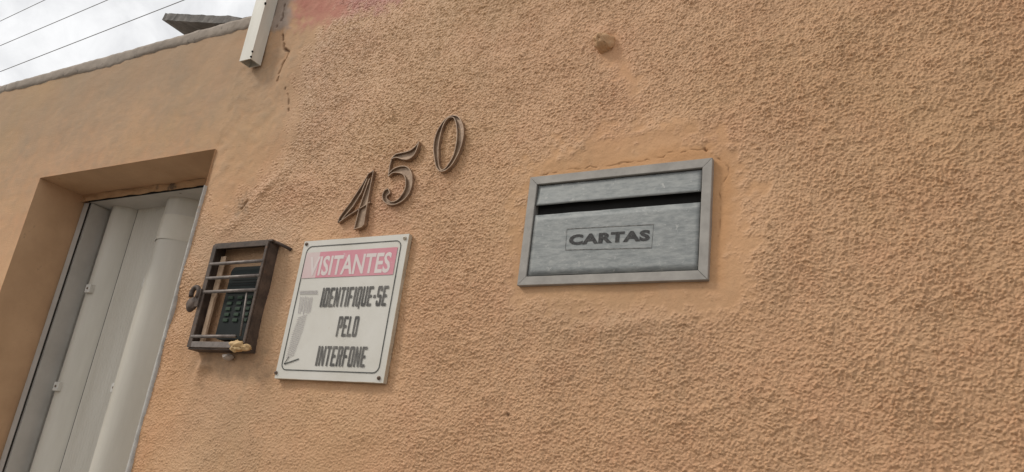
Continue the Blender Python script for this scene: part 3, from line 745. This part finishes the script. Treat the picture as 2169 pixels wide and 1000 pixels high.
# lower plate and flap, slightly wavy sheets
def plate(name, z0, z1, y, tilt=0.0, mat=None, lip=0.0):
    vs = []; fs = []; nu, nv = 40, 10
    for i in range(nu + 1):
        for j in range(nv + 1):
            x = ix0 + (ix1 - ix0) * i / nu; z = z0 + (z1 - z0) * j / nv
            vs.append((x, y + tilt * (1 - j / nv) + 0.0004 * mnoise.noise(Vector((x * 14, z * 22, y * 300))), z + (0.0006 * mnoise.noise(Vector((x * 25, 5, z * 3))) if j in (0, nv) else 0)))
    for i in range(nu):
        for j in range(nv): a = i * (nv + 1) + j; fs.append((a, a + nv + 1, a + nv + 2, a + 1))
    o = mesh_obj(name, vs, fs, mat or M['alu'], lb, True)
    md = o.modifiers.new('thickness', 'SOLIDIFY'); md.thickness = 0.0016; md.offset = -1
    return o
plate('front_plate', iz0, zsl0, -0.0065)
plate('flap', zsl1, iz1, -0.0045, -0.0025)
yL = -0.0071
bm = text_bm('CARTAS', at(1180 + 92 / 3.846, 350 + 652 / 3.846, yL), at(1180 + 760 / 3.846, 350 + 524 / 3.846, yL), yL, offset=0.052, space=1.10)
bm_obj('lettering', bm, M['stamp'], lb)
c4 = [at(1180 + a / 3.846, 350 + b / 3.846, yL) for a, b in ((78, 518), (785, 482), (768, 672), (66, 690))]
bm = bmesh.new(); ribbon(bm, [(p.x, p.z) for p in c4], yL, yL + 0.0004, 0.0011, True); bm_obj('label_outline', bm, M['stamp_line'], lb)

# ------------------------------------------------------------------ house number
def num(px, py): return (lambda p: (p.x, p.z))(at(680 + px / 3.447, 220 + py / 3.447, -0.011))
Y0, Y1 = -0.0115, -0.002
def digit(name, label, outlines, lines, floor):
    c = at(680 + outlines[0][0][0][0] / 3.447, 220 + outlines[0][0][0][1] / 3.447)
    t = thing(name, (c.x, 0, c.z), label, 'house number', 'house number digits')
    for k, (pts, closed, smooth_) in enumerate(outlines):
        q = [num(*p) for p in pts]
        if smooth_: q = [(v.x, v.y) for v in catmull([Vector((a, b, 0)) for a, b in q], closed, 7)]
        bm = bmesh.new(); ribbon(bm, q, Y0, Y1, 0.0017, closed); bm_obj('rim', bm, M['number'], t)
    for (pts, sm) in lines:
        q = [num(*p) for p in pts]
        if sm: q = [(v.x, v.y) for v in catmull([Vector((a, b, 0)) for a, b in q], False, 7)]
        bm = bmesh.new(); ribbon(bm, q, Y0 + 0.001, Y1, 0.0020); bm_obj('rib', bm, M['number'], t)
    bm = bmesh.new()                      # recessed floor of the channel, strip between two edge lines
    for (L1, L2, closed) in floor:
        a = [num(*p) for p in L1]; b = [num(*p) for p in L2]
        a = catmull([Vector((x, z, 0)) for x, z in a], closed, 6); b = catmull([Vector((x, z, 0)) for x, z in b], closed, 6)
        n = min(len(a), len(b)); va = [bm.verts.new((p.x, -0.0065, p.y)) for p in a[:n]]; vb = [bm.verts.new((p.x, -0.0065, p.y)) for p in b[:n]]
        for i in range(n if closed else n - 1):
            j = (i + 1) % n; bm.faces.new((va[i], va[j], vb[j], vb[i]))
    bm_obj('channel_floor', bm, M['number'], t)
o0 = [(962, 85), (1005, 98), (1032, 150), (1040, 215), (1025, 300), (990, 385), (945, 455), (895, 490), (852, 478), (830, 410), (822, 310), (840, 220), (880, 145), (922, 100)]
i0 = [(948, 96), (974, 108), (990, 170), (992, 235), (985, 300), (966, 375), (930, 440), (895, 478), (868, 470), (856, 410), (856, 320), (868, 240), (890, 160), (918, 112)]
digit('house_number_zero', 'oval zero of the brown metal house number, highest of the three', [(o0, True, True), (i0, True, True)], [], [(o0, i0, True)])
top5 = [(512, 402), (545, 368), (600, 355), (650, 340), (690, 308), (716, 274)]
bot5 = [(512, 404), (548, 390), (600, 404), (645, 400), (685, 362), (716, 276)]
outb = [(490, 512), (530, 474), (585, 455), (632, 464), (660, 510), (665, 570), (648, 640), (605, 698), (550, 730), (500, 735), (460, 712), (448, 675), (462, 635), (488, 618)]
inb = [(490, 530), (525, 503), (570, 502), (604, 520), (618, 560), (615, 610), (598, 650), (570, 690), (535, 712), (505, 712), (478, 690), (484, 668), (502, 650), (488, 618)]
digit('house_number_five', 'curly five of the brown metal house number, between four and zero', [(top5, False, True), (bot5, False, True), (outb, False, True), (inb, False, True)],
      [([(512, 402), (498, 455), (488, 525)], False)], [(top5, bot5, False), (outb, inb, False)])
digit('house_number_four', 'angular four of the brown metal house number just above the sign',
      [([(384, 486), (345, 512), (300, 590), (215, 720), (135, 828), (122, 868)], False, False), ([(384, 486), (362, 590), (335, 740), (312, 880), (296, 898), (238, 914)], False, False)],
      [([(334, 545), (290, 650), (230, 748), (150, 842)], False), ([(352, 545), (318, 640), (280, 750), (240, 910)], False), ([(124, 866), (200, 812), (356, 716)], False)],
      [([(340, 520), (290, 610), (215, 720), (135, 828)], [(334, 545), (290, 650), (230, 748), (150, 842)], False), ([(352, 545), (318, 640), (280, 750), (240, 910)], [(372, 540), (352, 640), (335, 740), (300, 896)], False)])

# ------------------------------------------------------------------ visitor sign
YSG = -0.0105
def sg(px, py, y=YSG): return at(570 + px / 2.942, 480 + py / 2.942, y)
S = [sg(222, 92), sg(876, 50), sg(712, 972), sg(40, 948)]
SX0, SX1 = (S[0].x + S[3].x) / 2, (S[1].x + S[2].x) / 2; SZ0, SZ1 = (S[2].z + S[3].z) / 2, (S[0].z + S[1].z) / 2
sign = thing('visitor_sign', (SX0, 0, SZ0), 'faded white visitors sign with pink band screwed to the wall', 'sign')
bm = bmesh.new(); nu, nv = 22, 24; G = {}
for i in range(nu + 1):
    for j in range(nv + 1):
        u, v = i / nu, j / nv; x = SX0 + (SX1 - SX0) * u; z = SZ0 + (SZ1 - SZ0) * v
        e = 0.0006 * mnoise.noise(Vector((x * 12, z * 12, 2)))
        G[i, j] = bm.verts.new((x, YSG + 0.0009 + e * 0.4, z))
for i in range(nu):
    for j in range(nv): bm.faces.new((G[i, j], G[i + 1, j], G[i + 1, j + 1], G[i, j + 1]))
pl_o = bm_obj('plate', bm, M['sign'], sign)
md = pl_o.modifiers.new('thickness', 'SOLIDIFY'); md.thickness = 0.0022; md.offset = 1
# folded rim of the plate
bm = bmesh.new()
ribbon(bm, [(SX0, SZ1), (SX1, SZ1), (SX1, SZ0), (SX0, SZ0)], YSG - 0.0012, -0.002, 0.0013, True); bm_obj('plate_rim', bm, M['sign_edge'], sign)
YI = YSG - 0.0022
SW, SH = SX1 - SX0, SZ1 - SZ0
def rrect(x0, x1, z0, z1, r, n=6):
    o = []
    for cx_, cz_, a0 in ((x1 - r, z1 - r, 0), (x0 + r, z1 - r, 90), (x0 + r, z0 + r, 180), (x1 - r, z0 + r, 270)):
        for k in range(n + 1):
            a = R_(a0 + 90 * k / n); o.append((cx_ + r * math.cos(a), cz_ + r * math.sin(a)))
    return o
bo = rrect(SX0 + 0.012, SX1 - 0.0145, SZ0 + 0.017, SZ1 - 0.0125, 0.013)
bm = bmesh.new(); ribbon(bm, bo, YI, YI + 0.0005, 0.0017, True); bm_obj('border_line', bm, M['line'], sign)
# pink band (washed out towards the left) with white word
b0, b1 = sg(205, 325), sg(806, 130)
xm = b0.x + (b1.x - b0.x) * 0.16
bm = bmesh.new(); bm.faces.new([bm.verts.new(p) for p in ((xm, YI, b0.z), (b1.x, YI, b0.z), (b1.x, YI, b1.z), (xm, YI, b1.z))]); bm_obj('pink_band', bm, M['pink'], sign)
bm = bmesh.new(); bm.faces.new([bm.verts.new(p) for p in ((b0.x, YI, b0.z), (xm, YI, b0.z), (xm, YI, b1.z), (b0.x, YI, b1.z))]); bm_obj('washed_band', bm, M['pale_pink'], sign)
YT = YI - 0.0003
bm = text_bm('VISITANTES', sg(240, 312), sg(775, 160), YT, offset=0.024); bm_obj('lettering', bm, M['letter_white'], sign)
bm = block_bm('IDENTIFIQUE-SE', sg(318, 503), sg(752, 370), YT); bm_obj('lettering', bm, M['ink'], sign)
bm = block_bm('PELO', sg(418, 687), sg(570, 560), YT); bm_obj('lettering', bm, M['ink'], sign)
bm = block_bm('INTERFONE', sg(290, 868), sg(620, 750), YT); bm_obj('lettering', bm, M['ink'], sign)
# faded hatched arrow, with its black tip
bm = bmesh.new()
def stroke(a, b, t):
    p, q_ = sg(*a), sg(*b); ribbon(bm, [(p.x, p.z), (q_.x, q_.z)], YT, YT + 0.0003, t)
for k in range(3): stroke((195, 404 + k * 9), (306, 404 + k * 9 - 2), 0.0009)
rr = random.Random(3)
for k in range(8):
    x = 200 + k * 10.4; stroke((x, 440 + rr.uniform(-4, 4)), (x - 14, 545 + rr.uniform(-14, 10)), 0.0009)
for k in range(20):
    t = k / 19; xm_ = 212 - 78 * t; y = 562 + 250 * t; w_ = 34 - 14 * abs(t - 0.4)
    stroke((xm_ - w_, y + 8), (xm_ + w_, y - 12), 0.0007)
bm_obj('hatched_arrow', bm, M['hatch'], sign)
bm = bmesh.new(); stroke((98, 858), (190, 826), 0.0022); stroke((98, 858), (128, 812), 0.0014); bm_obj('arrow_tip', bm, M['line'], sign)
for (px, py) in ((238, 112), (850, 75), (688, 945), (48, 912)):
    p = sg(px, py)
    bm = bmesh.new(); tube(bm, [(p.x, YI + 0.001, p.z), (p.x, YI - 0.0012, p.z), (p.x, YI - 0.0022, p.z)], [0.0036, 0.0036, 0.0022], 12)
    s = bm_obj('screw', bm, M['sign_edge'] if px > 800 else M['screw'], sign, True)
    bm = bmesh.new(); box(bm, p.x - 0.0022, p.x + 0.0022, YI - 0.0025, YI - 0.0020, p.z - 0.0005, p.z + 0.0005); bm_obj('slot', bm, M['dark'], s)

# ------------------------------------------------------------------ intercom in its iron cage
YC = -0.029
f_tl, f_tr, f_br, f_bl = at(456, 521, YC), at(571, 511, YC), at(523, 730, YC), at(398, 744, YC)
CX0, CX1 = (f_tl.x + f_bl.x) / 2, (f_tr.x + f_br.x) / 2; CZ0, CZ1 = (f_br.z + f_bl.z) / 2, (f_tl.z + f_tr.z) / 2
cage = thing('intercom_cage', (CX0, 0, CZ0), 'rusty dark iron cage with bars bolted round the wall intercom', 'cage')
t_ = 0.0035
yb = 0.004
box_obj('side_plate', CX0, CX0 + t_, YC, yb, CZ0, CZ1, M['iron'], cage, 0.0006)
box_obj('side_plate', CX1 - t_, CX1, YC, yb, CZ0, CZ1, M['iron'], cage, 0.0006)
box_obj('top_plate', CX0 - 0.002, CX1 + 0.006, YC - 0.001, yb, CZ1 + 0.0002, CZ1 + t_ + 0.001, M['iron'], cage, 0.0006)
box_obj('bottom_plate', CX0 - 0.001, CX1 + 0.001, YC - 0.001, yb, CZ0 - t_ - 0.0005, CZ0 - 0.0002, M['iron'], cage, 0.0006)
# hinged front frame of flat bar
fw = 0.011; yf0, yf1 = YC - 0.005, YC - 0.0012
box_obj('front_frame', CX0 - 0.001, CX0 + fw, yf0, yf1, CZ0, CZ1, M['iron'], cage, 0.0006)
box_obj('front_frame', CX1 - 0.0065, CX1, yf0, yf1, CZ0, CZ1, M['iron'], cage, 0.0006)
box_obj('front_frame', CX0 + fw, CX1 - 0.0065, yf0, yf1, CZ1 - 0.010, CZ1, M['iron'], cage, 0.0006)
box_obj('front_frame', CX0 + fw, CX1 - 0.0065, yf0, yf1, CZ0, CZ0 + 0.012, M['rod'], cage, 0.0006)
def cg(px, py, y): return at(380 + px / 3.573, 490 + py / 3.573, y)
yr = YC - 0.003
for (a, b) in (((262, 243), (640, 228)), ((220, 352), (628, 338)), ((192, 460), (600, 443)), ((205, 797), (425, 795))):
    p, q_ = cg(*a, yr), cg(*b, yr); z = (p.z + q_.z) / 2
    bm = bmesh.new(); tube(bm, [(CX0 + 0.004, yr, z - 0.0006), (CX1 - 0.004 if b[0] > 500 else q_.x, yr, z + 0.0006)], 0.0036, 10); bm_obj('bar', bm, M['rod'], cage, True)
# thin upright wire in the lower half
p, q_ = cg(508, 455, yr), cg(455, 790, yr)
bm = bmesh.new(); tube(bm, [(p.x, yr + 0.002, p.z), (q_.x, yr + 0.002, q_.z)], 0.0022, 8); bm_obj('bar', bm, M['rod'], cage, True)
# tan, overpainted flat uprights behind the bars
for (a, b, w2, y) in (((335, 190), (245, 850), 0.0078, -0.0175), ((255, 490), (168, 850), 0.0052, -0.0205)):
    p, q_ = cg(*a, y), cg(*b, y); bm = bmesh.new()
    box(bm, p.x - w2 * 1.0, p.x + w2, y, y + 0.003, CZ0 + 0.002, p.z); bm_obj('upright_strip', bm, M['strip'], cage, bevel=0.001)
# hasp and lock hanging on the left
h = cg(118, 470, YC - 0.008)
bm = bmesh.new(); pts = []
for k in range(15):
    a = R_(-40 + 250 * k / 14); pts.append((h.x + 0.0115 * math.cos(a), h.y, h.z + 0.0140 * math.sin(a)))
tube(bm, pts, 0.0052, 10); bm_obj('hasp_ring', bm, M['iron'], cage, True)
bm = bmesh.new(); lump(bm, (h.x - 0.004, h.y + 0.002, h.z - 0.024), (0.0145, 0.008, 0.016), 3, 0.22); bm_obj('lock_body', bm, M['iron'], cage, True)
box_obj('hasp_plate', h.x + 0.005, CX0 + 0.004, YC - 0.0095, YC - 0.0055, h.z - 0.030, h.z + 0.010, M['iron'], cage, 0.001)
# mounting ear at the upper right corner
e2 = at(617, 529, -0.004)
bm = bmesh.new(); tube(bm, [(CX1 + 0.002, -0.022, CZ1 + 0.001), (CX1 + 0.008, -0.015, CZ1 + 0.001), (e2.x, -0.004, e2.z)], 0.0035, 8); bm_obj('mounting_ear', bm, M['iron'], cage, True)

ic0, ic1 = cg(372, 285, -0.022), cg(330, 770, -0.022)
UX0, UX1 = cg(372, 400, -0.022).x - 0.004, CX1 - 0.010; UZ0, UZ1 = CZ0 + 0.020, cg(450, 262, -0.026).z
unit = thing('intercom_unit', ((UX0 + UX1) / 2, 0, UZ0), 'black plastic door intercom with green keypad behind the cage bars', 'intercom')
bm = bmesh.new(); prof = rrect(UX0, UX1, UZ0, UZ1, 0.012)
vf = [bm.verts.new((x, -0.0198, z)) for x, z in prof]; vb = [bm.verts.new((x, -0.001, z)) for x, z in prof]
bm.faces.new(vf)
for i in range(len(prof)): j = (i + 1) % len(prof); bm.faces.new((vf[i], vb[i], vb[j], vf[j]))
body = bm_obj('body', bm, M['intercom'], unit, bevel=0.0)
ZK = cg(450, 470, -0.03).z
M['intercom_face'] = worn('dark_green_grey_plastic', (0.012, 0.017, 0.016), (0.02, 0.026, 0.024), 0.65, scale=30, spec=0.2)
bm = bmesh.new(); box(bm, UX0 + 0.004, UX1 - 0.004, -0.0212, -0.0192, ZK + 0.004, UZ1 - 0.010); sp = bm_obj('speaker_panel', bm, M['intercom_face'], unit, bevel=0.001)
kw = (UX1 - UX0 - 0.012) / 3
for r in range(5):
    for c in range(3):
        x = UX0 + 0.006 + kw * (c + 0.5); z = ZK - 0.006 - r * 0.0122
        if z < UZ0 + 0.006: continue
        bm = bmesh.new(); box(bm, x - kw * 0.25, x + kw * 0.25, -0.0222, -0.0192, z - 0.0034, z + 0.0034); bm_obj('key', bm, M['key'], unit, bevel=0.0008)
for k in range(5):
    bm = bmesh.new(); z = UZ1 - 0.018 - k * 0.006; box(bm, UX0 + 0.012, UX1 - 0.012, -0.0218, -0.0210, z - 0.001, z + 0.001); bm_obj('speaker_slot', bm, M['dark'], sp)

# lump of dried foam on the lower right corner of the cage
p = cg(452, 872, YC - 0.004)
bm = bmesh.new(); lump(bm, (p.x - 0.004, p.y, p.z), (0.0185, 0.013, 0.0115), 5, 0.38, 1.9, 4); lump(bm, (p.x + 0.014, p.y + 0.004, p.z - 0.001), (0.0135, 0.010, 0.0070), 8, 0.42, 2.0, 3)
foam = bm_obj('foam_lump', bm, M['foam'], None, True); tag(foam, 'tan lump of dried foam on lower right corner of the cage', 'foam lump')
p = cg(350, 945, -0.02); bm = bmesh.new(); lump(bm, (p.x, -0.012, p.z), (0.008, 0.014, 0.006), 9, 0.3)
sm = bm_obj('mortar_smear', bm, M['greymortar'], None, True); tag(sm, 'small pale grey blob of mortar hanging just under the cage', 'mortar blob')
